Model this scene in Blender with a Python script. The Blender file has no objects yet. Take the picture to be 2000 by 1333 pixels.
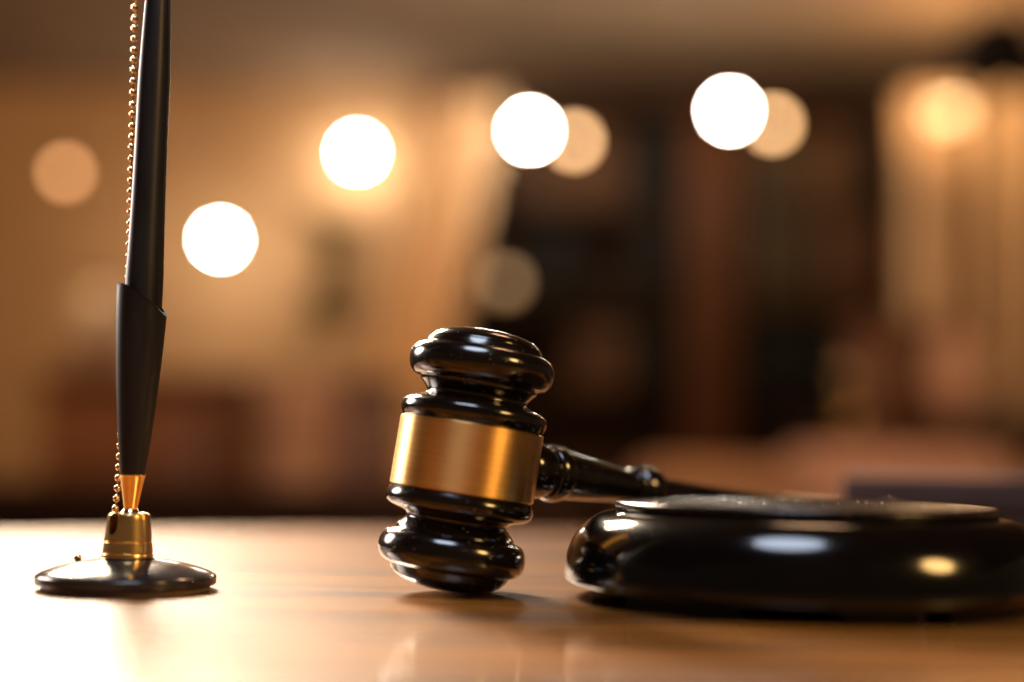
import bpy, bmesh, math, random
from mathutils import Vector, Matrix
R = math.radians
random.seed(7)
scene = bpy.context.scene
C = scene.collection

# ------------------------------------------------------------------ camera
F_PX = 2000 * 50 / 36
PITCH = math.atan((890 - 666.5) / F_PX)
ROLL = R(1.0)
CAM = Vector((0, 0, 0.043))
fwd = Vector((0, math.cos(PITCH), math.sin(PITCH)))
r0 = Vector((1, 0, 0)); u0 = Vector((0, -math.sin(PITCH), math.cos(PITCH)))
rgt = r0 * math.cos(ROLL) + u0 * math.sin(ROLL)
upv = -r0 * math.sin(ROLL) + u0 * math.cos(ROLL)
cd = bpy.data.cameras.new('camera'); cam = bpy.data.objects.new('camera', cd); C.objects.link(cam)
cam.matrix_world = Matrix(((rgt.x, upv.x, -fwd.x, CAM.x), (rgt.y, upv.y, -fwd.y, CAM.y), (rgt.z, upv.z, -fwd.z, CAM.z), (0, 0, 0, 1)))
cd.lens = 50; cd.sensor_width = 36; cd.clip_start = 0.01; cd.clip_end = 100
cd.dof.use_dof = True; cd.dof.focus_distance = 0.446; cd.dof.aperture_fstop = 2.25; cd.dof.aperture_blades = 0
scene.camera = cam

def at(px, py, Y):
    d = fwd + rgt * ((px - 1000) / F_PX) - upv * ((py - 666.5) / F_PX)
    return CAM + d * (Y / d.y)

# ------------------------------------------------------------------ world, lights, exposure
w = bpy.data.worlds.new('World'); scene.world = w; w.use_nodes = True
w.node_tree.nodes['Background'].inputs[0].default_value = (1.0, 0.62, 0.36, 1)
w.node_tree.nodes['Background'].inputs[1].default_value = 0.075
vs = scene.view_settings
vs.view_transform = 'Standard'; vs.look = 'None'; vs.exposure = 0; vs.gamma = 1; vs.use_curve_mapping = False
scene.cycles.use_adaptive_sampling = False
scene.cycles.sample_clamp_indirect = 6
scene.cycles.max_bounces = 6

def area(name, loc, target, size, power, col, disk=True, size_y=None, spread=180):
    l = bpy.data.lights.new(name, 'AREA'); l.energy = power; l.color = col
    l.shape = 'DISK' if disk else 'RECTANGLE'; l.size = size; l.spread = R(spread)
    if not disk: l.size_y = size_y
    o = bpy.data.objects.new(name, l); C.objects.link(o); o.location = loc
    o.rotation_euler = (Vector(target) - Vector(loc)).to_track_quat('-Z', 'Y').to_euler()
    return o
# cool lamp overhead in front, warm lamp to the right of the camera, strong window-like lamp behind left
area('overhead_lamp', (-0.03, 0.19, 0.80), (0.02, 0.45, 0.0), 0.34, 5.6, (0.70, 0.81, 1.0))
area('warm_lamp', (0.95, -0.13, 0.66), (0.05, 0.45, 0.03), 0.30, 9.5, (1.0, 0.58, 0.19))
area('side_lamp', (-0.74, 0.90, 0.34), (-0.05, 0.43, 0.03), 0.36, 9.0, (1.0, 0.84, 0.76))
area('spot_lamp', (-0.80, 2.2, 1.06), (-0.15, 0.35, 0.0), 0.54, 46.0, (1.0, 0.79, 0.57), False, 0.50, 85)
# unseen fill lights added to brighten the background wall and the sofa
area('background_fill', (-1.2, 3.2, 1.45), (-1.2, 6.2, 0.3), 0.5, 45, (1.0, 0.60, 0.28))
area('sofa_fill', (0.35, 1.55, 1.35), (0.45, 2.6, 0.0), 0.3, 13.0, (1.0, 0.57, 0.30))

# ------------------------------------------------------------------ materials
def mat(name, col, rough=0.5, metal=0.0, coat=0.0, coat_rough=0.1, var=0.15, scale=40, bump=0.0, bscale=None, rvar=0.0, stretch=(1, 1, 1), aniso=0.0, spec=0.5):
    m = bpy.data.materials.new(name); m.use_nodes = True; nt = m.node_tree; b = nt.nodes['Principled BSDF']
    N = nt.nodes.new; L = nt.links.new
    tc = N('ShaderNodeTexCoord'); mp = N('ShaderNodeMapping'); mp.inputs['Scale'].default_value = stretch
    L(tc.outputs['Object'], mp.inputs[0])
    n = N('ShaderNodeTexNoise'); n.inputs['Scale'].default_value = scale; n.inputs['Detail'].default_value = 5
    L(mp.outputs[0], n.inputs['Vector'])
    cr = N('ShaderNodeValToRGB')
    cr.color_ramp.elements[0].position = 0.3; cr.color_ramp.elements[1].position = 0.7
    cr.color_ramp.elements[0].color = tuple(c * (1 - var) for c in col) + (1,)
    cr.color_ramp.elements[1].color = tuple(min(1, c * (1 + var)) for c in col) + (1,)
    L(n.outputs['Fac'], cr.inputs[0]); L(cr.outputs[0], b.inputs['Base Color'])
    b.inputs['Roughness'].default_value = rough; b.inputs['Metallic'].default_value = metal
    b.inputs['Coat Weight'].default_value = coat; b.inputs['Coat Roughness'].default_value = coat_rough
    b.inputs['Specular IOR Level'].default_value = spec
    if rvar:
        mr = N('ShaderNodeMapRange'); mr.inputs['To Min'].default_value = max(0.02, rough - rvar); mr.inputs['To Max'].default_value = rough + rvar
        L(n.outputs['Fac'], mr.inputs[0]); L(mr.outputs[0], b.inputs['Roughness'])
    if bump:
        n2 = N('ShaderNodeTexNoise'); n2.inputs['Scale'].default_value = bscale or scale; n2.inputs['Detail'].default_value = 4
        L(mp.outputs[0], n2.inputs['Vector'])
        bp = N('ShaderNodeBump'); bp.inputs['Strength'].default_value = bump; bp.inputs['Distance'].default_value = 0.0005
        L(n2.outputs['Fac'], bp.inputs['Height']); L(bp.outputs[0], b.inputs['Normal'])
    if aniso:
        b.inputs['Anisotropic'].default_value = aniso
        tg = N('ShaderNodeTangent'); tg.direction_type = 'RADIAL'; tg.axis = 'Z'; L(tg.outputs[0], b.inputs['Tangent']); b.inputs['Anisotropic Rotation'].default_value = 0.25
    return m

def dusty(m, amount=0.70, scale=1400):
    nt = m.node_tree; b = nt.nodes['Principled BSDF']; N = nt.nodes.new; L = nt.links.new
    tc = N('ShaderNodeTexCoord'); n = N('ShaderNodeTexNoise'); n.inputs['Scale'].default_value = scale; n.inputs['Detail'].default_value = 1
    L(tc.outputs['Object'], n.inputs['Vector'])
    mr = N('ShaderNodeMapRange'); mr.inputs['From Min'].default_value = amount; mr.inputs['From Max'].default_value = amount + 0.04; L(n.outputs['Fac'], mr.inputs[0])
    mx = N('ShaderNodeMix'); mx.data_type = 'RGBA'; L(mr.outputs[0], mx.inputs['Factor'])
    src = b.inputs['Base Color'].links[0].from_socket; L(src, mx.inputs[6]); mx.inputs[7].default_value = (0.34, 0.29, 0.24, 1); L(mx.outputs[2], b.inputs['Base Color'])
    return m

def emit(name, col, strength):
    m = bpy.data.materials.new(name); m.use_nodes = True; b = m.node_tree.nodes['Principled BSDF']
    b.inputs['Base Color'].default_value = (0.8, 0.8, 0.8, 1)
    b.inputs['Emission Color'].default_value = col + (1,); b.inputs['Emission Strength'].default_value = strength
    return m

def wood_mat(name, dark, light, rough, coat, coat_rough):
    m = bpy.data.materials.new(name); m.use_nodes = True; nt = m.node_tree; b = nt.nodes['Principled BSDF']
    N = nt.nodes.new; L = nt.links.new
    tc = N('ShaderNodeTexCoord'); mp = N('ShaderNodeMapping'); mp.inputs['Scale'].default_value = (2.2, 42, 10); mp.inputs['Rotation'].default_value = (0, 0, R(4))
    L(tc.outputs['Object'], mp.inputs[0])
    n = N('ShaderNodeTexNoise'); n.inputs['Scale'].default_value = 0.75; n.inputs['Detail'].default_value = 8; n.inputs['Roughness'].default_value = 0.62; n.inputs['Distortion'].default_value = 0.6
    L(mp.outputs[0], n.inputs['Vector'])
    cr = N('ShaderNodeValToRGB'); e = cr.color_ramp.elements
    e[0].position = 0.43; e[0].color = dark + (1,); e[1].position = 0.58; e[1].color = light + (1,)
    k = e.new(0.5); k.color = tuple((a * 0.45 + c * 0.55) for a, c in zip(dark, light)) + (1,)
    L(n.outputs['Fac'], cr.inputs[0])
    # fine pores
    mp2 = N('ShaderNodeMapping'); mp2.inputs['Scale'].default_value = (2.5, 65, 30); mp2.inputs['Rotation'].default_value = (0, 0, R(4)); L(tc.outputs['Object'], mp2.inputs[0])
    n2 = N('ShaderNodeTexNoise'); n2.inputs['Scale'].default_value = 1.6; n2.inputs['Detail'].default_value = 4; L(mp2.outputs[0], n2.inputs['Vector'])
    mr = N('ShaderNodeMapRange'); mr.inputs['From Min'].default_value = 0.35; mr.inputs['From Max'].default_value = 0.55; mr.inputs['To Min'].default_value = 0.30; mr.inputs['To Max'].default_value = 1.0
    L(n2.outputs['Fac'], mr.inputs[0])
    mx = N('ShaderNodeMix'); mx.data_type = 'RGBA'; mx.blend_type = 'MULTIPLY'; mx.inputs['Factor'].default_value = 1
    L(cr.outputs[0], mx.inputs[6]); L(mr.outputs[0], mx.inputs[7]); L(mx.outputs[2], b.inputs['Base Color'])
    mr2 = N('ShaderNodeMapRange'); mr2.inputs['From Min'].default_value = 0.3; mr2.inputs['From Max'].default_value = 0.7; mr2.inputs['To Min'].default_value = rough + 0.10; mr2.inputs['To Max'].default_value = rough - 0.06
    L(n2.outputs['Fac'], mr2.inputs[0]); L(mr2.outputs[0], b.inputs['Roughness'])
    b.inputs['Coat Weight'].default_value = coat; b.inputs['Coat Roughness'].default_value = coat_rough
    bp = N('ShaderNodeBump'); bp.inputs['Strength'].default_value = 0.30; bp.inputs['Distance'].default_value = 0.0004
    ad = N('ShaderNodeMath'); ad.operation = 'ADD'; L(n.outputs['Fac'], ad.inputs[0]); L(n2.outputs['Fac'], ad.inputs[1]); L(ad.outputs[0], bp.inputs['Height']); L(bp.outputs[0], b.inputs['Normal'])
    return m

M = {}
M['lacquer'] = mat('black_lacquer', (0.004, 0.0025, 0.0018), 0.15, coat=0.12, coat_rough=0.10, var=0.5, scale=300, bump=0.12, bscale=700, rvar=0.04, stretch=(0.25, 0.25, 1))
M['block'] = mat('block_lacquer', (0.002, 0.0016, 0.0014), 0.125, coat=0.0, var=0.4, scale=60, rvar=0.03, spec=0.42)
M['block_top'] = mat('dusty_block_top', (0.008, 0.006, 0.005), 0.20, var=0.6, scale=900, bump=0.15, bscale=1600, rvar=0.06, spec=0.35)
dusty(M['lacquer'], 0.75); dusty(M['block_top'], 0.73, 1100)
M['dust'] = mat('dust', (0.45, 0.40, 0.34), 0.9)
M['brass'] = mat('brushed_brass', (0.84, 0.52, 0.18), 0.32, metal=1, var=0.14, scale=1, bump=0.10, bscale=1.0, stretch=(60, 60, 5200), rvar=0.05, aniso=0.85)
M['gold'] = mat('polished_gold', (0.95, 0.66, 0.28), 0.22, metal=1, var=0.08, scale=200)
M['bead'] = mat('bead_brass', (0.58, 0.40, 0.20), 0.2, metal=1, var=0.2, scale=500)
M['steel'] = mat('ball_steel', (0.75, 0.70, 0.62), 0.15, metal=1, var=0.05)
M['plastic'] = mat('black_plastic', (0.010, 0.009, 0.009), 0.42, var=0.3, scale=250, rvar=0.05, stretch=(1, 1, 0.15), spec=0.2)
M['base_plastic'] = mat('base_plastic', (0.016, 0.014, 0.014), 0.16, var=0.4, scale=130, rvar=0.08)
M['felt'] = mat('felt', (0.20, 0.13, 0.09), 0.95, var=0.3, scale=900)
M['rubber'] = mat('rubber', (0.012, 0.010, 0.009), 0.8)
M['table'] = wood_mat('table_wood', (0.075, 0.020, 0.0018), (0.52, 0.190, 0.017), 0.38, 0.85, 0.085)
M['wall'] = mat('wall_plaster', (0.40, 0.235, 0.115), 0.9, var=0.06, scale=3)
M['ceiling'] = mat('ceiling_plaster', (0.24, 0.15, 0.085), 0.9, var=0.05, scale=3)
M['floor'] = mat('floor_wood', (0.08, 0.04, 0.022), 0.5, var=0.3, scale=6, stretch=(1, 8, 1))
M['case'] = mat(name='dark_walnut', spec=0.12, col=(0.032, 0.014, 0.007), rough=0.6, var=0.3, scale=14, stretch=(4, 4, 0.6))
M['orange_wood'] = mat(name='orange_wood', spec=0.12, col=(0.055, 0.018, 0.005), rough=0.6, var=0.25, scale=14, stretch=(4, 4, 0.6))
M['black_book'] = mat(name='black_binding', spec=0.12, col=(0.005, 0.005, 0.004), rough=0.7, var=0.3)
M['brown_book'] = mat(name='brown_binding', spec=0.12, col=(0.060, 0.028, 0.013), rough=0.6, var=0.3)
M['olive_book'] = mat(name='olive_binding', spec=0.12, col=(0.035, 0.022, 0.010), rough=0.6, var=0.3)
M['curtain'] = mat('cream_curtain', (0.66, 0.44, 0.25), 0.85, var=0.08, scale=60)
M['mahogany'] = mat('mahogany', (0.19, 0.075, 0.033), 0.4, var=0.25, scale=12, stretch=(0.6, 4, 4))
M['added_bench'] = mat('dark_bench', (0.035, 0.017, 0.010), 0.7, spec=0.1, var=0.3)
M['grey'] = mat('grey_ceramic', (0.34, 0.27, 0.22), 0.4, var=0.1)
M['peach'] = mat("peach_ceramic", (0.78, 0.45, 0.30), 0.45, var=0.08)
M['pink'] = mat('pink_fabric', (0.50, 0.27, 0.175), 0.8, var=0.1)
M['tan'] = mat('tan_leather', (0.33, 0.155, 0.055), 0.6, var=0.15, scale=20)
M['leaf'] = mat('leaf_green', (0.26, 0.25, 0.03), 0.5, var=0.35, scale=12)
M['soil'] = mat('soil', (0.03, 0.02, 0.012), 0.95)
M['navy'] = mat('navy_shade', (0.018, 0.016, 0.024), 0.7)
M['bookgrey'] = mat('dark_grey_cover', (0.034, 0.025, 0.028), 0.75, spec=0.15, var=0.15)
M['paper'] = mat('book_pages', (0.5, 0.4, 0.3), 0.9, stretch=(1, 1, 60))
M['metal_dark'] = mat('dark_metal', (0.04, 0.03, 0.025), 0.4, metal=1)
M['bulb'] = emit('bulb_glow', (1.0, 0.90, 0.74), 330)
M['mirrored_bulb'] = emit('mirrored_bulb_glow', (1.0, 0.52, 0.20), 14)  # glow of added bulbs that stand in for reflections of the white ones
M['dim_bulb'] = emit('dim_bulb_glow', (1.0, 0.50, 0.18), 1.1)
M['faint_bulb'] = emit('faint_bulb_glow', (1.0, 0.42, 0.16), 6)
M['sconce_glow'] = emit('sconce_glow', (1.0, 0.56, 0.22), 3.2)

# ------------------------------------------------------------------ mesh helpers
def link(name, me, m, parent=None, loc=None, smooth=True):
    o = bpy.data.objects.new(name, me); C.objects.link(o)
    if m is not None and not me.materials: me.materials.append(m)
    if parent is not None: o.parent = parent
    if loc is not None: o.location = loc
    return o

def finish(bm, name, smooth=True, angle=35):
    bmesh.ops.recalc_face_normals(bm, faces=bm.faces)
    me = bpy.data.meshes.new(name); bm.to_mesh(me); bm.free()
    if smooth:
        me.polygons.foreach_set('use_smooth', [True] * len(me.polygons))
        me.set_sharp_from_angle(angle=R(angle))
    return me

def spline(pts, n=6):
    """Catmull-Rom through (r, z) pairs; a point with a third value True stays a sharp corner."""
    out = []
    P = [(p[0], p[1]) for p in pts]; S = [len(p) > 2 and p[2] for p in pts]
    for i in range(len(P) - 1):
        p1, p2 = P[i], P[i + 1]
        p0 = P[i - 1] if i > 0 and not S[i] else p1
        p3 = P[i + 2] if i + 2 < len(P) and not S[i + 1] else p2
        for k in range(n):
            t = k / n
            out.append(tuple(0.5 * ((2 * b) + (-a + c) * t + (2 * a - 5 * b + 4 * c - d) * t * t + (-a + 3 * b - 3 * c + d) * t ** 3)
                             for a, b, c, d in zip(p0, p1, p2, p3)))
    out.append(P[-1])
    return [(max(0.0, r), z) for r, z in out]

def lathe(prof, seg=96, name='lathe', smooth=True, angle=35, scale=1.0):
    bm = bmesh.new(); rings = []
    for r, z in prof:
        r *= scale; z *= scale
        if r < 1e-6: rings.append([bm.verts.new((0, 0, z))])
        else: rings.append([bm.verts.new((r * math.cos(2 * math.pi * k / seg), r * math.sin(2 * math.pi * k / seg), z)) for k in range(seg)])
    for a, b in zip(rings, rings[1:]):
        for k in range(seg):
            j = (k + 1) % seg
            if len(a) == 1 and len(b) == 1: continue
            if len(a) == 1: bm.faces.new((a[0], b[j], b[k]))
            elif len(b) == 1: bm.faces.new((a[k], a[j], b[0]))
            else: bm.faces.new((a[k], a[j], b[j], b[k]))
    return finish(bm, name, smooth, angle)

def box_me(sx, sy, sz, bev=0.004, name='box', seg=2):
    bm = bmesh.new(); bmesh.ops.create_cube(bm, size=1)
    for v in bm.verts: v.co = Vector((v.co.x * sx, v.co.y * sy, v.co.z * sz))
    if bev: bmesh.ops.bevel(bm, geom=bm.edges[:], offset=bev, segments=seg, affect='EDGES', profile=0.5)
    return finish(bm, name)

def sphere_me(r, seg=24, name='ball'):
    bm = bmesh.new(); bmesh.ops.create_uvsphere(bm, u_segments=seg, v_segments=seg // 2, radius=r)
    return finish(bm, name)

def tag(o, label, cat, group=None):
    o['label'] = label; o['category'] = cat
    if group: o['group'] = group
    return o

def thing(name, label, cat, loc=(0, 0, 0), rot=None, group=None):
    o = bpy.data.objects.new(name, None); C.objects.link(o); o.location = loc; o.empty_display_size = 0.02
    if rot is not None: o.rotation_euler = rot
    return tag(o, label, cat, group)

def struct(o): o['kind'] = 'structure'; return o
MM = 0.001

# ================================================================== setting
struct(link('floor', box_me(9, 9, 0.05, 0, 'floor'), M['floor'], loc=(0, 3.5, -0.775)))
struct(link('back_wall', box_me(9, 0.12, 2.6, 0, 'wall'), M['wall'], loc=(0, 6.36, 0.5)))
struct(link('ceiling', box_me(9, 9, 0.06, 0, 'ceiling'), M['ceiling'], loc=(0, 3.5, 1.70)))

# the table the things stand on: thick top with eased edge, far edge turned a little
tb = thing('wooden_table', 'glossy orange-brown wooden table with fine grain under gavel and pen', 'table', (0, 0.43, 0))
def table_top():
    bm = bmesh.new()
    out = [(-1.1, -0.75), (1.1, -0.75), (1.1, 0.45), (0.6, 0.44), (0.2, 0.42), (-0.1, 0.38), (-0.3, 0.285), (-0.62, 0.10), (-1.1, -0.1)]
    vs_ = [bm.verts.new((x, y, 0)) for x, y in out]
    f = bm.faces.new(vs_)
    ex = bmesh.ops.extrude_face_region(bm, geom=[f])
    for v in ex['geom']:
        if isinstance(v, bmesh.types.BMVert): v.co.z -= 0.035
    bmesh.ops.recalc_face_normals(bm, faces=bm.faces)
    bmesh.ops.bevel(bm, geom=[e for e in bm.edges], offset=0.006, segments=4, affect='EDGES', profile=0.5)
    return finish(bm, 'table_top')
link('table_top', table_top(), M['table'], tb)
lg = box_me(0.07, 0.07, 0.71, 0.006, 'leg')
for x, y in ((-0.95, -0.6), (0.95, -0.6), (-0.75, -0.06), (0.9, 0.32)):
    link('leg', lg, M['table'], tb, (x, y, -0.392))

# ================================================================== gavel
HEAD_C = at(912, 899, 0.448)
lean_r, lean_a = R(8.1), R(1.0)
nz = Vector((math.tan(lean_r), math.tan(lean_a), 1)).normalized()
PHI = R(42)
hv = Vector((math.cos(PHI), math.sin(PHI), 0)); hv = (hv - nz * hv.dot(nz)).normalized()
ny = nz.cross(hv).normalized()
gav = thing('gavel', 'black lacquered judge gavel with brass band, its handle behind the round block', 'gavel')
gav.matrix_world = Matrix(((hv.x, ny.x, nz.x, HEAD_C.x), (hv.y, ny.y, nz.y, HEAD_C.y), (hv.z, ny.z, nz.z, HEAD_C.z), (0, 0, 0, 1)))
half = [(22.0, 0, True), (22.0, 10.9, True), (22.3, 11.4), (23.0, 12.8), (23.2, 14.2), (22.7, 15.9), (21.0, 17.1), (18.3, 17.9), (16.4, 18.7), (16.0, 19.8),
        (16.4, 20.6), (17.6, 22.0), (18.5, 22.8, True), (18.6, 23.4, True), (19.0, 24.0), (20.9, 24.6), (22.4, 26.4), (23.1, 29.0), (22.9, 31.4), (21.6, 33.6), (19.6, 34.7), (18.9, 34.9, True),
        (18.6, 35.5), (18.0, 36.6, True), (17.6, 36.7, True), (17.2, 37.4), (15.6, 38.7), (12.6, 39.9), (8.0, 40.8), (3.5, 41.2), (0, 41.3)]
up_half = spline(half[1:], 6)
prof = [(r, -z) for r, z in reversed(up_half)] + up_half
head = link('head', lathe(prof, 160, 'head', scale=MM, angle=40), M['lacquer'], gav)
band = [(22.1, -10.75), (22.45, -10.7), (22.75, -10.45), (22.75, 10.45), (22.45, 10.7), (22.1, 10.75)]
link('brass_band', lathe(band, 160, 'brass_band', scale=MM), M['brass'], gav)
# handle: lathed round local X (away from the head)
hp = [(0, 18), (7.6, 18.5, True), (7.6, 22.5), (8.6, 24), (9.2, 27), (9.2, 30), (8.7, 32.4), (7.9, 33.6, True), (7.9, 34.4, True), (8.7, 35.0), (9.3, 36.6), (9.4, 38.4), (9.0, 40.2), (8.3, 41.3, True),
      (8.2, 42.0), (7.9, 46), (7.1, 56), (6.2, 66), (5.6, 74), (5.5, 76.2, True), (6.6, 76.6), (6.9, 77.6), (6.4, 78.5, True), (7.3, 79.6), (8.1, 82), (8.2, 84.4), (7.6, 87), (6.0, 89.2), (5.0, 90, True),
      (5.0, 91.5), (5.2, 110), (6.0, 140), (7.2, 170), (8.3, 200), (8.6, 216), (7.4, 226, True), (8.4, 228), (11.2, 233), (12.0, 240), (10.4, 247), (6.5, 251), (0, 252)]
hm = lathe(spline(hp, 5), 72, 'handle', scale=MM, angle=40)
hd = link('handle', hm, M['lacquer'], gav); hd.rotation_euler = (0, R(90), 0)
# rest the gavel: drop it so the head's lowest point touches the table
mz = min((gav.matrix_world @ v.co).z for v in head.data.vertices)
mw = gav.matrix_world.copy(); mw.translation.z -= mz - 0.0001; gav.matrix_world = mw

# ================================================================== sound block
BC = at(1568, 1100, 0.446); BC.z = 0
blk = thing('sound_block', 'round black lacquered sound block with raised flat top in front of handle', 'sound block', BC)
qe = [(58.7 + 15.6 * math.cos(a), 6.0 + 20.6 * math.sin(a)) for a in [R(x) for x in range(0, 90, 5)]]
bp_ = [(0, 3.8), (65, 3.8), (68.5, 3.9), (71.2, 4.1), (73.0, 4.6), (73.9, 5.2)] + qe + [(58.2, 26.65), (57.7, 26.8), (57.5, 27.1)]
link('body', lathe(bp_, 192, 'body', scale=MM, angle=50), M['block'], blk)
tp = [(56.8, 26.9), (57.9, 27.1), (58.3, 27.4), (58.6, 28.1), (58.5, 28.9), (58.0, 29.5), (57.2, 29.75), (56.0, 29.7), (55.0, 29.55), (40, 29.6), (0, 29.6)]
link('top_disc', lathe(tp, 192, 'top_disc', scale=MM, angle=50), M['block_top'], blk)
# pads under the block, unequal arcs with gaps between
def pad(a0, a1, r_in=56, r_out=66.5, h=3.85):
    bm = bmesh.new(); n = max(4, int((a1 - a0) / 3)); q = []
    for k in range(n + 1):
        a = R(a0 + (a1 - a0) * k / n)
        q.append([bm.verts.new((r * math.cos(a) * MM, r * math.sin(a) * MM, z * MM)) for r, z in ((r_in, 0), (r_out, 0), (r_out, h), (r_in, h))])
    for a, b in zip(q, q[1:]):
        for k in range(4): bm.faces.new((a[k], a[(k + 1) % 4], b[(k + 1) % 4], b[k]))
    bm.faces.new(q[0]); bm.faces.new(q[-1][::-1])
    return finish(bm, 'pad', angle=30)
for a0, a1 in ((-150, -116), (-92, -74), (-66, -30), (-10, 30), (60, 100), (130, 165)):
    link('pad', pad(a0, a1), M['rubber'], blk)
dm = sphere_me(0.00022, 8, 'dust_speck')
for k in range(45):
    a = random.uniform(0, 2 * math.pi); rr = math.sqrt(random.random()) * 54 * MM
    d = link('dust_speck', dm, M['dust'], blk, (rr * math.cos(a), rr * math.sin(a), 0.0297))
    s = random.choice((0.5, 0.7, 0.8, 1.1, 1.6)); d.scale = (s * random.uniform(0.8, 2.0), s, s * 0.8)

# ================================================================== pen holder
PB = at(250, 1060, 0.441); PB.z = 0
ph = thing('pen_holder', 'round black desk base with gold swivel joint and black slanted funnel', 'pen holder', PB)
felt = [(0, 0.05), (24.8, 0.05), (25.1, 0.4), (25.1, 1.9), (0, 1.9)]
link('felt_pad', lathe(felt, 96, 'felt_pad', scale=MM), M['felt'], ph)
dome = spline([(0, 1.6), (26.2, 1.6, True), (26.8, 1.9), (27.0, 2.5), (27.0, 4.1), (26.7, 4.6, True), (25.3, 5.4), (21.8, 6.7), (17.0, 8.0), (12.2, 8.9), (8.4, 9.5), (7.7, 9.9), (0, 10)], 6)
link('base', lathe(dome, 128, 'base', scale=MM, angle=30), M['base_plastic'], ph)
link('stud', sphere_me(0.0012, 16), M['bead'], ph, (-0.0156, 0.0012, 0.0092))
# gold socket with a slot cut on its left front
def socket():
    prof_ = [(7.7, 12.3), (7.75, 13.2), (7.55, 13.6), (7.45, 13.6), (7.45, 13.9), (7.6, 14.1), (7.25, 17.0), (7.0, 17.1), (7.0, 17.4), (7.2, 17.6), (6.45, 24.6), (6.25, 25.5), (5.6, 26.1), (4.6, 26.2), (4.0, 25.8), (3.9, 22.0), (3.9, 19.5)]
    seg = 96; bm = bmesh.new(); rings = []
    fine = []
    for i, (a, b) in enumerate(zip(prof_, prof_[1:])):
        n = 10 if abs(a[1] - b[1]) > 3 else 1
        for k in range(n): fine.append((a[0] + (b[0] - a[0]) * k / n, a[1] + (b[1] - a[1]) * k / n))
    fine.append(prof_[-1])
    for r, z in fine:
        rings.append([bm.verts.new((r * MM * math.cos(2 * math.pi * k / seg), r * MM * math.sin(2 * math.pi * k / seg), z * MM)) for k in range(seg)])
    ac = -121
    for a, b in zip(rings, rings[1:]):
        for k in range(seg):
            j = (k + 1) % seg
            ang = 360 * (k + 0.5) / seg; dd = (ang - (ac % 360) + 180) % 360 - 180
            z = (a[k].co.z + b[k].co.z) / 2 / MM
            w_ = 15 if z > 21.6 else (15 * math.sqrt(max(0, 1 - ((21.6 - z) / 1.8) ** 2)) if z > 19.8 else 0)
            rr = math.hypot(a[k].co.x, a[k].co.y) / MM
            if abs(dd) < w_ and z > 19.8: continue
            bm.faces.new((a[k], a[j], b[j], b[k]))
    me = finish(bm, 'socket', angle=30)
    return me
link('gold_socket', socket(), M['gold'], ph, (0, 0, -0.0027))
link('socket_core', lathe([(3.85, 13), (3.85, 21.5), (0, 21.5)], 32, 'socket_core', scale=MM), M['rubber'], ph, (0, 0, -0.0027))
ball = link('swivel_ball', sphere_me(0.0031, 32), M['steel'], ph, (0.0003, 0, 0.0222))
# tilted upper assembly: gold cone + funnel share an axis
tilt = R(1.0)
fun = bpy.data.objects.new('funnel', lathe([(0, 0), (1, 0)], 3, 'tmp')); bpy.data.objects.remove(fun)
A0 = Vector((0.0004, 0, 0.0238))
Rt = Matrix.Rotation(tilt, 4, 'Y')
cone = spline([(0, -0.6), (1.7, -0.5, True), (1.9, 0.2), (2.1, 1.2), (2.9, 6.0), (3.75, 10.4), (3.95, 10.9), (3.95, 11.3, True), (0, 11.3)], 4)
co = link('gold_cone', lathe(cone, 64, 'gold_cone', scale=MM, angle=40), M['gold'], ph, A0); co.rotation_euler = (0, tilt, 0)
def funnel():
    outer = spline([(3.55, 0), (3.75, 0.15), (4.15, 3.5), (5.05, 12), (5.95, 22), (6.75, 33), (7.35, 43), (7.75, 52), (7.95, 60), (8.0, 68)], 8)
    inner = [(r - 0.75, z) for r, z in outer if z > 8]
    seg = 96; bm = bmesh.new()
    def cut(x):   # height of the slanted mouth over local x, left high and right low, rounded
        t = min(1.0, max(0.0, (x / 8.0 + 1) / 2))
        return 59.2 - 10.0 * (0.12 * t + 0.88 * t ** 2.1)
    def ring(r, z, top=False):
        return [bm.verts.new((r * math.cos(2 * math.pi * k / seg) * MM, r * math.sin(2 * math.pi * k / seg) * MM, z * MM)) for k in range(seg)]
    def clampz(vsx):
        for v in vsx:
            c = cut(v.co.x / MM) * MM
            if v.co.z > c: v.co.z = c
    ro = [ring(r, z) for r, z in outer]; ri = [ring(r, z) for r, z in inner]
    for q in ro: clampz(q)
    for q in ri: clampz(q)
    def skin(a, b):
        for k in range(seg):
            j = (k + 1) % seg
            vv = (a[k], a[j], b[j], b[k])
            if (a[k].co - b[k].co).length < 1e-7 and (a[j].co - b[j].co).length < 1e-7: continue
            bm.faces.new(vv)
    for a, b in zip(ro, ro[1:]): skin(a, b)
    for a, b in zip(ri, ri[1:]): skin(a, b)
    skin(ro[-1], ri[-1])
    bm.faces.new(ro[0]); bm.faces.new(ri[0])
    bmesh.ops.remove_doubles(bm, verts=bm.verts, dist=1e-6)
    return finish(bm, 'funnel', angle=50)
A1 = A0 + (Rt @ Vector((0, 0, 0.0112)))
fu = link('funnel', funnel(), M['plastic'], ph, A1); fu.rotation_euler = (0, tilt, 0)

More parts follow.
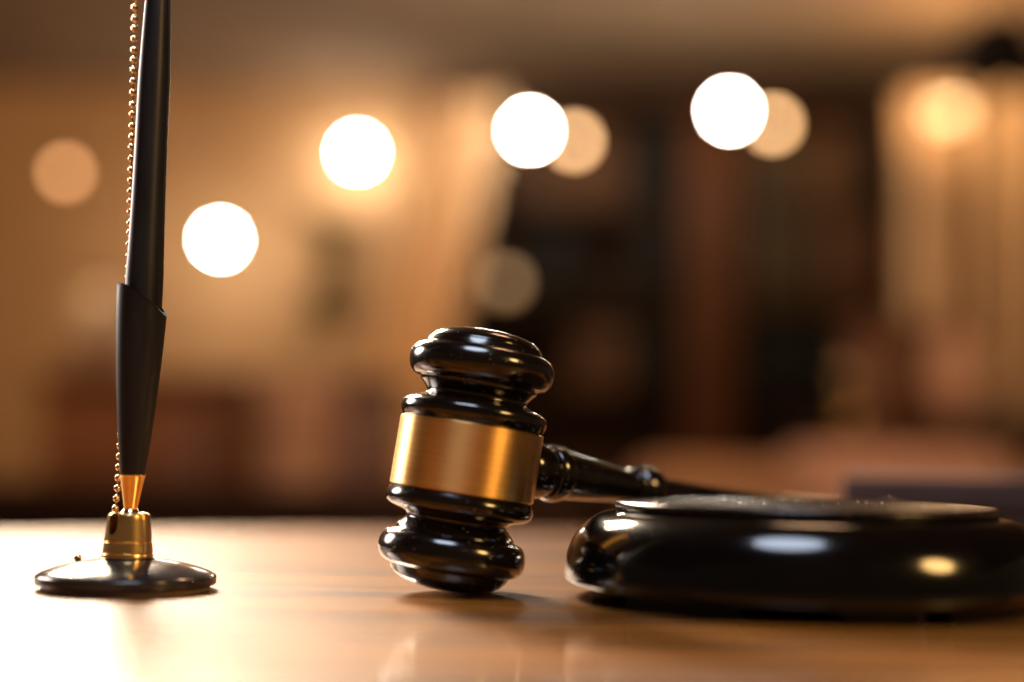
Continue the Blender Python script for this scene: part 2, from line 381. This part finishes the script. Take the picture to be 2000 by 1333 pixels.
# pen standing in the funnel
PA = PB + A1 + (Rt @ Vector((0.0003, 0, 0.018)))
pen = thing('pen', 'slim black plastic pen standing in the funnel of the round base', 'pen', PA, (0, R(0.6), 0))
BAR = [(0, 0), (3.6, 0.5), (4.7, 8), (5.35, 24), (5.5, 42), (5.2, 54), (4.9, 70), (4.75, 86), (4.65, 105), (4.3, 118), (3.8, 130), (3.2, 140), (2.7, 147), (2.0, 150.2), (0, 151)]
bar = spline(BAR, 5)
link('barrel', lathe(bar, 72, 'barrel', scale=MM), M['plastic'], pen)
cl = bmesh.new()
def clip_me():
    bm = bmesh.new(); q = []
    for k in range(25):
        z = 34 + 108 * k / 24
        rr = next(a[0] + (b[0] - a[0]) * (z - a[1]) / (b[1] - a[1]) for a, b in zip(BAR, BAR[1:]) if a[1] <= z <= b[1]) + 0.25
        q.append([bm.verts.new((rr * MM + dx * MM, dy * MM, z * MM)) for dx, dy in ((-0.5, -1.0), (0.2, -0.85), (0.35, 0), (0.2, 0.85), (-0.5, 1.0))])
    for a, b in zip(q, q[1:]):
        for k in range(4): bm.faces.new((a[k], a[k + 1], b[k + 1], b[k]))
        bm.faces.new((a[4], a[0], b[0], b[4]))
    bm.faces.new(q[0]); bm.faces.new(q[-1])
    return finish(bm, 'clip')
cl.free()
ck = link('clip', clip_me(), M['plastic'], pen); ck.rotation_euler = (0, 0, R(14))
link('chain_ring', lathe([(1.2 + 0.5 * math.cos(a), 151.6 + 0.5 * math.sin(a)) for a in [k * math.pi / 6 for k in range(13)]], 24, 'chain_ring', scale=MM), M['gold'], pen)

# bead chain: from the pen's top, down behind it, to the base and a loose coil on the table
bc = thing('bead_chain', 'thin brass ball chain hanging beside the black pen down to its base', 'chain', PB)
def cp(px, py, dy): return at(px, py, PB.y + dy) - PB
path = [(286, -75, 0.003), (274, -50, 0.007), (264.5, -10, 0.008), (263, 60, 0.008), (261, 150, 0.008), (258.5, 260, 0.008), (256, 350, 0.008), (254.5, 430, 0.008), (252, 500, 0.009),
        (249, 600, 0.011), (243, 740, 0.012), (236, 850, 0.011), (231.5, 920, 0.010), (229, 960, 0.0105), (225, 995, 0.011), (224, 1020, 0.0115), (232, 1050, 0.012)]
pts = [cp(*p) for p in path]
# runs down the back of the base and lies on the table behind it
for x, y, z in ((-1, 15.5, 9.9), (0, 22.5, 7.8), (1, 27.6, 5.2), (2, 30.5, 1.2), (2, 38, 1.1), (-3, 42, 1.1)):
    pts.append(Vector((x * MM, y * MM, z * MM)))
dense = []
for i in range(len(pts) - 1):
    p0 = pts[max(0, i - 1)]; p1 = pts[i]; p2 = pts[i + 1]; p3 = pts[min(len(pts) - 1, i + 2)]
    for k in range(24):
        t = k / 24
        dense.append(0.5 * ((2 * p1) + (p2 - p0) * t + (2 * p0 - 5 * p1 + 4 * p2 - p3) * t * t + (-p0 + 3 * p1 - 3 * p2 + p3) * t ** 3))
bead_me = sphere_me(0.00112, 16, 'bead')
acc = 0.0; last = dense[0]; spots = [last]
for p in dense[1:]:
    d = (p - last).length; acc += d
    if acc >= 0.00318: spots.append(p.copy()); acc = 0.0
    last = p
for p in spots[:170]: link('bead', bead_me, M['bead'], bc, p)
# connecting wire
bm = bmesh.new(); q = []
wire = dense[::3]
for i, p in enumerate(wire):
    t = (wire[min(i + 1, len(wire) - 1)] - wire[max(i - 1, 0)]).normalized()
    a = t.cross(Vector((0.3, 1, 0.2))).normalized(); b = t.cross(a)
    q.append([bm.verts.new(p + (a * math.cos(k * math.pi / 3) + b * math.sin(k * math.pi / 3)) * 0.00022) for k in range(6)])
for a, b in zip(q, q[1:]):
    for k in range(6): bm.faces.new((a[k], a[(k + 1) % 6], b[(k + 1) % 6], b[k]))
link('wire', finish(bm, 'wire'), M['bead'], bc)

# dark grey box lying on the table behind the block
gb = at(1750, 934, 0.64)
bk = thing('storage_box', 'flat dark grey box with a lid lying behind the sound block', 'box', (gb.x + 0.11, 0.64 + 0.082, 0), (0, 0, R(-15)))
link('body', box_me(0.214, 0.144, gb.z - 0.013, 0.002, 'body'), M['bookgrey'], bk, (0, 0, (gb.z - 0.013) / 2 + 0.0002))
link('lid', box_me(0.22, 0.15, 0.016, 0.002, 'lid'), M['bookgrey'], bk, (0, 0, gb.z - 0.008))

# ================================================================== background (far out of focus)
def span(px0, px1, py0, py1, Y):
    a = at(px0, py1, Y); b = at(px1, py0, Y)
    return a.x, b.x, a.z, b.z
FLOOR = -0.75
# dark bookcase
x0, x1, z0, z1 = span(850, 1745, 205, 1000, 5.4)
W_ = x1 - x0; H_ = z1 - FLOOR
case = thing('bookcase', 'tall dark walnut bookcase with an orange-brown upright in its middle', 'bookcase', ((x0 + x1) / 2, 5.6, FLOOR))
link('back_panel', box_me(W_ - 0.04, 0.02, H_ - 0.02, 0.001, 'back_panel'), M['case'], case, (0, 0.15, H_ / 2))
sp = box_me(0.04, 0.34, H_, 0.003, 'side_panel')
for s in (-1, 1): link('side_panel', sp, M['case'], case, (s * (W_ / 2 - 0.02), 0, H_ / 2))
up_c = at(1390, 500, 5.4).x - (x0 + x1) / 2; up_w = 0.21
link('upright', box_me(up_w, 0.35, H_ - 0.08, 0.004, 'upright'), M['orange_wood'], case, (up_c, -0.012, H_ / 2 - 0.02))
link('top_board', box_me(W_ + 0.06, 0.38, 0.05, 0.006, 'top_board'), M['case'], case, (0, -0.01, H_ + 0.025))
shelf_z = [0.08] + [at(1300, py, 5.4).z - FLOOR for py in (960, 780, 600, 405)]
lw = up_c - up_w / 2 + W_ / 2 - 0.04; rw = W_ / 2 - 0.04 - up_c - up_w / 2
for z in shelf_z:
    link('shelf', box_me(lw - 0.002, 0.30, 0.03, 0.002, 'shelf'), M['case'], case, (-W_ / 2 + 0.04 + lw / 2, -0.01, z))
    link('shelf', box_me(rw - 0.002, 0.30, 0.03, 0.002, 'shelf'), M['case'], case, (up_c + up_w / 2 + rw / 2, -0.01, z))
# volumes on the shelves: broad bindings, one block per colour seen
cx = (x0 + x1) / 2
vols = [(1005, 1105, 410, 3, 'brown_book', 'brown bound volume on upper shelf beside the slanting curtain'),
        (1112, 1225, 400, 3, 'brown_book', 'wide brown bound volume on upper shelf beside the black one'),
        (1238, 1318, 240, 4, 'black_book', 'tall black bound volume on top shelf next to the orange-brown upright'),
        (1470, 1570, 260, 4, 'olive_book', 'dark olive bound volume on top shelf beyond the upright'),
        (1578, 1670, 250, 4, 'brown_book', 'brown bound volume on top shelf between olive and black ones'),
        (1682, 1728, 235, 4, 'black_book', 'narrow black bound volume at the far end of top shelf'),
        (1040, 1130, 445, 3, 'black_book', 'black bound volume on second shelf behind the dim disc of light'),
        (1240, 1318, 430, 3, 'black_book', 'black bound volume on second shelf against the upright'),
        (1465, 1590, 430, 3, 'olive_book', 'dark olive volume on second shelf beyond the upright'),
        (1600, 1720, 425, 3, 'brown_book', 'brown volume on second shelf near the pale right curtain'),
        (1250, 1320, 640, 2, 'black_book', 'black volume on third shelf against the upright'),
        (1120, 1235, 640, 2, 'brown_book', 'brown volume on third shelf above the gavel'),
        (1470, 1700, 640, 2, 'black_book', 'broad black volume on third shelf beyond the upright')]
used = set()
for a, b, top, si, mt, lb in vols:
    if lb.startswith(('brown bound volume on upper', 'wide brown')): top, si = 250, 4
    xa, xb = at(a, 500, 5.42).x, at(b, 500, 5.42).x
    zb = shelf_z[si] + 0.0155 + FLOOR
    zt = at((a + b) / 2, top, 5.42).z
    lim = (shelf_z[si + 1] - 0.03 + FLOOR) if si < 4 else (H_ + FLOOR - 0.02)
    zt = min(zt, lim); hgt = max(0.1, zt - zb); wd = xb - xa - 0.006
    v = tag(thing('bound_volume', lb, 'book', ((xa + xb) / 2, 5.52, zb)), lb, 'book', 'bound volumes in the bookcase')
    link('cover', box_me(wd, 0.005, hgt, 0.002, 'cover'), M[mt], v, (0, -0.0975, hgt / 2))
    cvm = box_me(0.004, 0.19, hgt, 0.001, 'cover')
    for s in (-1, 1): link('cover', cvm, M[mt], v, (s * (wd / 2 - 0.002), 0.0005, hgt / 2))
    link('pages', box_me(wd - 0.01, 0.18, hgt - 0.012, 0, 'pages'), M['paper'], v, (0, 0, hgt / 2))

# curtains: wavy cloth with thickness
def curtain_me(w0, w1, h, folds, amp, shift, name):
    bm = bmesh.new(); nx, nzv = folds * 8, 24; g = []
    for j in range(nzv + 1):
        t = j / nzv; row = []
        for i in range(nx + 1):
            s = i / nx; wd = w1 + (w0 - w1) * t
            row.append(bm.verts.new((shift * (1 - t) + (s - 0.5) * wd, amp * math.sin(s * folds * 2 * math.pi + 0.6 * math.sin(3 * t)), h * t)))
        g.append(row)
    for j in range(nzv):
        for i in range(nx): bm.faces.new((g[j][i], g[j][i + 1], g[j + 1][i + 1], g[j + 1][i]))
    bmesh.ops.recalc_face_normals(bm, faces=bm.faces)
    bmesh.ops.solidify(bm, geom=bm.faces[:], thickness=0.006)
    return finish(bm, name, angle=60)
def curtain(label, pxa, pxb, Y, ztop, w_bottom, shift, folds):
    xa, xb = at(pxa, 250, Y).x, at(pxb, 250, Y).x
    h = ztop - FLOOR - 0.01
    o = thing('curtain', label, 'curtain', ((xa + xb) / 2, Y, FLOOR + 0.01), group='cream curtains')
    link('cloth', curtain_me(xb - xa, w_bottom, h, folds, 0.035, shift, 'cloth'), M['curtain'], o)
    rod = lathe([(0, -0.3), (0.014, -0.3), (0.014, 0.3), (0, 0.3)], 16, 'rod')
    r_ = link('rod', rod, M['metal_dark'], o, (0, 0, h)); r_.rotation_euler = (0, R(90), 0); r_.scale = (1, 1, (xb - xa + 0.2) / 0.6)
    return o
curtain('cream curtain slanting down beside the dark bookcase behind the gavel', 850, 985, 5.1, 1.34, 0.26, -0.38, 3)
curtain('cream curtain beside the bookcase under the glowing wall lamp', 1765, 1893, 5.2, 1.42, 0.24, 0, 3)
curtain('cream curtain at the far right edge of the picture', 1925, 2080, 5.2, 1.42, 0.30, 0, 3)

# pendant bulbs
bulb_me = sphere_me(0.027, 24, 'bulb')
def pendant(px, py, Y, m, label, group, s=1.0, power=0):
    p = at(px, py, Y)
    o = thing('pendant_lamp', label, 'lamp', p, group=group)
    b = link('bulb', bulb_me, None, o); b.scale = (s, s, s)
    b.data = bulb_me.copy(); b.data.materials.clear(); b.data.materials.append(m)
    link('socket', lathe([(0, 0.024 * s), (0.016 * s, 0.024 * s), (0.017 * s, 0.06), (0.006, 0.075), (0, 0.075)], 20, 'socket'), M['metal_dark'], o)
    ln = 1.67 - p.z - 0.07
    link('cord', lathe([(0, 0), (0.003, 0), (0.003, ln), (0, ln)], 8, 'cord'), M['metal_dark'], o, (0, 0, 0.07))
    return o
G1 = 'bright white pendant bulbs'; G2 = 'dim amber pendant bulbs'
pendant(430, 468, 5.9, M['bulb'], 'lowest bright white pendant bulb, beside the black pen', G1)
pendant(698, 298, 6.12, M['bulb'], 'bright white pendant bulb with golden glow left of the slanting curtain', G1)
pendant(1035, 255, 4.9, M['bulb'], 'bright white pendant bulb above the gavel overlapping an amber one', G1)
pendant(1425, 217, 4.9, M['bulb'], 'highest bright white pendant bulb before the bookcase upright', G1)
pendant(1121, 276, 5.15, M['mirrored_bulb'], 'amber bulb standing in for the reflection of the white one above the gavel', G2)
pendant(1510, 243, 5.15, M['mirrored_bulb'], 'amber bulb standing in for the reflection of the highest white one', G2)
pendant(128, 338, 4.2, M['faint_bulb'], 'dim amber pendant bulb left of the black pen', G2, 0.8)
pendant(987, 553, 5.0, M['dim_bulb'], 'dim brownish pendant bulb hanging just above the gavel head', G2, 1.25)

# wall lamp: bright bowl
sc_ = at(1852, 222, 4.9)
so = thing('wall_lamp', 'glowing oval wall lamp bowl before the right curtain', 'lamp', sc_)
bowl = lathe(scale=0.6, prof=spline([(0, -0.05), (0.05, -0.045), (0.085, -0.02), (0.1, 0.02), (0.094, 0.02), (0.08, -0.014), (0.045, -0.038), (0, -0.042)], 4), seg=32, name='bowl')
link('bowl', bowl, M['sconce_glow'], so)
link('arm', box_me(0.02, 0.26, 0.02, 0.004, 'arm'), M['metal_dark'], so, (0, 0.12, -0.041))
lp = bpy.data.lights.new('wall_lamp_light', 'POINT'); lp.energy = 14; lp.color = (1, 0.66, 0.34); lp.shadow_soft_size = 0.06
lo = bpy.data.objects.new('wall_lamp_light', lp); C.objects.link(lo); lo.location = sc_ + Vector((0, -0.06, 0.06))

# dark hanging shade at the top right
dn = at(1945, 92, 4.0)
ds = thing('hanging_shade', 'dark navy drum lampshade hanging at the top right corner', 'lampshade', dn)
link('shade', lathe([(0.08, 0.08), (0.15, -0.08), (0.145, -0.08), (0.075, 0.08)], 40, 'shade'), M['navy'], ds)
link('cord', lathe([(0, 0), (0.003, 0), (0.003, 1.6 - dn.z), (0, 1.6 - dn.z)], 8, 'cord'), M['metal_dark'], ds, (0, 0, 0.08))
link('crossbar', box_me(0.156, 0.01, 0.006, 0.001, 'crossbar'), M['metal_dark'], ds, (0, 0, 0.079))

# mahogany sideboard on the left
x0, x1, z0, z1 = span(60, 770, 735, 1000, 3.4)
hh = z1 - FLOOR; ww = x1 - x0
sb = thing('sideboard', 'reddish-brown mahogany sideboard behind the black pen', 'sideboard', ((x0 + x1) / 2, 3.62, FLOOR))
link('carcass', box_me(ww - 0.02, 0.40, hh - 0.13, 0.004, 'carcass'), M['mahogany'], sb, (0, 0, hh / 2 + 0.035))
link('top_board', box_me(ww + 0.03, 0.45, 0.03, 0.006, 'top_board'), M['mahogany'], sb, (0, 0, hh - 0.015))
for s in (-1, 1):
    d = link('door', box_me(ww / 2 - 0.03, 0.02, hh - 0.22, 0.006, 'door'), M['mahogany'], sb, (s * (ww / 4 - 0.005), -0.211, hh / 2 + 0.035))
    link('knob', sphere_me(0.012, 12), M['gold'], d, (-s * (ww / 4 - 0.045), -0.02, 0))
fm = lathe([(0, 0), (0.02, 0), (0.03, 0.1), (0, 0.1)], 12, 'foot')
for sx in (-1, 1):
    for sy in (-1, 1): link('foot', fm, M['mahogany'], sb, (sx * (ww / 2 - 0.06), sy * 0.15, 0))
gv = at(185, 735, 3.55)
va = link('vase', lathe(spline([(0, 0), (0.05, 0.0, True), (0.07, 0.05), (0.078, 0.12), (0.06, 0.19), (0.04, 0.215), (0.045, 0.235), (0.04, 0.235), (0.034, 0.215), (0, 0.2)], 4), 32, 'vase'), M['grey'], None, (gv.x, 3.6, z1 + 0.0005))
tag(va, 'pale grey ceramic vase standing on the mahogany sideboard', 'vase')

# peach planter with an olive-green plant
pp = at(575, 850, 3.0)
ptop = at(575, 745, 3.0).z
pl = thing('potted_plant', 'olive-green leafy plant in a tall peach planter behind the table', 'plant', (pp.x, 3.0, FLOOR))
hpot = ptop - FLOOR
link('planter', lathe(spline([(0, 0), (0.055, 0, True), (0.062, 0.2), (0.070, hpot * 0.6), (0.078, hpot - 0.13), (0.090, hpot - 0.05), (0.082, hpot, True), (0.074, hpot), (0.074, hpot - 0.03, True), (0, hpot - 0.03)], 4), 32, 'planter'), M['peach'], pl)
link('soil', lathe([(0, hpot - 0.022), (0.0735, hpot - 0.022)], 24, 'soil'), M['soil'], pl)
bm = bmesh.new()
bmesh.ops.create_cone(bm, segments=8, radius1=0.008, radius2=0.004, depth=0.36, matrix=Matrix.Translation((0.03, 0, hpot + 0.13)) @ Matrix.Rotation(R(12), 4, 'Y'))
link('stem', finish(bm, 'stem'), M['leaf'], pl)
def leaf_me():
    bm = bmesh.new(); q = []
    for k in range(7):
        t = k / 6; w_ = 0.024 * math.sin(math.pi * min(1, t * 0.94 + 0.03)); y = 0.13 * t; z = -0.035 * t * t
        q.append([bm.verts.new((-w_, y, z + 0.2 * w_)), bm.verts.new((0, y, z)), bm.verts.new((w_, y, z + 0.2 * w_))])
    for a, b in zip(q, q[1:]):
        bm.faces.new((a[0], a[1], b[1], b[0])); bm.faces.new((a[1], a[2], b[2], b[1]))
    return finish(bm, 'leaf', angle=180)
lf = leaf_me()
for k in range(34):
    t = random.random()
    o = link('leaf', lf, M['leaf'], pl, (0.03 + 0.20 * (t - 0.5) * 0.25 + 0.03, 0, hpot + 0.04 + 0.28 * t))
    o.rotation_euler = (R(random.uniform(-10, 60)), 0, R(random.uniform(0, 360))); s = random.uniform(0.7, 1.2); o.scale = (s, s, s)

# long dark seat back, added to stand for the shadow low on the sideboard
x0, x1, z0, z1 = span(-160, 1160, 958, 1010, 2.3)
bn = thing('added_bench', 'long dark seat back added for the shadow band above the table edge', 'added_bench', ((x0 + x1) / 2, 2.3, FLOOR))
hb = z1 - FLOOR; wb = x1 - x0
link('top_rail', box_me(wb, 0.05, 0.09, 0.012, 'top_rail'), M['added_bench'], bn, (0, 0, hb - 0.045))
link('back_panel', box_me(wb - 0.08, 0.02, hb - 0.47, 0.002, 'back_panel'), M['added_bench'], bn, (0, 0.002, hb - 0.09 - (hb - 0.47) / 2 + 0.002))
link('seat', box_me(wb, 0.40, 0.04, 0.008, 'seat'), M['added_bench'], bn, (0, 0.19, 0.42))
for sx in (-1, 1):
    link('leg', box_me(0.05, 0.05, hb - 0.09, 0.004, 'leg'), M['added_bench'], bn, (sx * (wb / 2 - 0.03), 0, (hb - 0.09) / 2))
    link('leg', box_me(0.05, 0.05, 0.4, 0.004, 'leg'), M['added_bench'], bn, (sx * (wb / 2 - 0.03), 0.34, 0.2))

# tan sofa on the right with a peach cushion
x0, x1, z0, z1 = span(1235, 2150, 912, 1010, 2.2)
sf = thing('sofa', 'low tan leather sofa behind the sound block', 'sofa', ((x0 + x1) / 2, 2.45, FLOOR))
hs = z1 - FLOOR; wsf = x1 - x0
link('backrest', box_me(wsf, 0.16, hs - 0.40, 0.06, 'backrest', 6), M['tan'], sf, (0, -0.12, hs - (hs - 0.40) / 2))
link('seat', box_me(wsf - 0.02, 0.62, 0.30, 0.05, 'seat', 5), M['tan'], sf, (0, 0.28, 0.25))
for s in (-1, 1): link('armrest', box_me(0.10, 0.6, 0.52, 0.045, 'armrest', 5), M['tan'], sf, (s * (wsf / 2 - 0.05), 0.285, 0.36))
for sx in (-1, 1):
    for sy in (0, 0.5): link('foot', fm, M['added_bench'], sf, (sx * (wsf / 2 - 0.08), sy, 0.005))
x0, x1, z0, z1 = span(1600, 2080, 876, 950, 2.05)
cu = link('cushion', box_me(x1 - x0, 0.24, z1 - FLOOR - 0.52, 0.05, 'cushion', 6), M['pink'], None, ((x0 + x1) / 2, 2.32, (z1 + FLOOR + 0.52) / 2))
tag(cu, 'peach pink cushion laid over the sofa back behind the block', 'cushion')

# stand with a peach vase and a small brass globe, behind the sofa
x0, x1, z0, z1 = span(1560, 2060, 826, 850, 3.1)
st = thing('console_table', 'dark narrow console table behind the sofa carrying the peach vase', 'table', ((x0 + x1) / 2, 3.2, FLOOR))
link('top', box_me(x1 - x0, 0.30, 0.03, 0.005, 'top'), M['added_bench'], st, (0, 0, z1 - FLOOR - 0.015))
lgm = box_me(0.04, 0.04, z1 - FLOOR - 0.03, 0.004, 'leg')
for sx in (-1, 1):
    for sy in (-1, 1): link('leg', lgm, M['added_bench'], st, (sx * ((x1 - x0) / 2 - 0.04), sy * 0.11, (z1 - FLOOR - 0.03) / 2))
v0 = at(1868, 826, 3.15)
pv = link('vase', lathe(spline([(0, 0), (0.032, 0, True), (0.055, 0.05), (0.062, 0.11), (0.05, 0.165), (0.026, 0.195), (0.03, 0.215), (0.026, 0.215), (0.02, 0.195), (0, 0.18)], 4), 32, 'vase'), M['peach'], None, (v0.x, 3.15, z1 + 0.0005))
tag(pv, 'peach ceramic vase on the dark console table at right', 'vase')
gl = at(1662, 750, 3.15)
go = thing('brass_globe', 'small dull brass globe on a stem left of the peach vase', 'ornament', (gl.x, 3.15, z1))
link('globe', sphere_me(0.030, 24), M['bead'], go, (0, 0, 0.09))
link('stand', lathe([(0, 0), (0.03, 0), (0.028, 0.006), (0.006, 0.012), (0.006, 0.06), (0, 0.06)], 20, 'stand'), M['gold'], go, (0, 0, 0.0005))

# reddish chest behind the vase, in front of the right curtains
x0, x1, z0, z1 = span(1700, 1915, 625, 900, 4.5)
ch = thing('chest', 'tall reddish-brown chest behind the peach vase', 'chest', ((x0 + x1) / 2, 4.7, FLOOR))
hc = z1 - FLOOR; wc = x1 - x0
link('carcass', box_me(wc - 0.02, 0.36, hc - 0.11, 0.004, 'carcass'), M['mahogany'], ch, (0, 0, hc / 2 + 0.025))
link('top_board', box_me(wc + 0.02, 0.40, 0.03, 0.006, 'top_board'), M['mahogany'], ch, (0, 0, hc - 0.015))
nd = 4; dh = (hc - 0.13) / nd
for k in range(nd):
    d = link('drawer', box_me(wc - 0.05, 0.02, dh - 0.012, 0.004, 'drawer'), M['mahogany'], ch, (0, -0.191, 0.085 + dh * (k + 0.5)))
    link('knob', sphere_me(0.011, 12), M['gold'], d, (0, -0.019, 0))
for sx in (-1, 1):
    for sy in (-1, 1): link('foot', fm, M['mahogany'], ch, (sx * (wc / 2 - 0.05), sy * 0.14, 0))
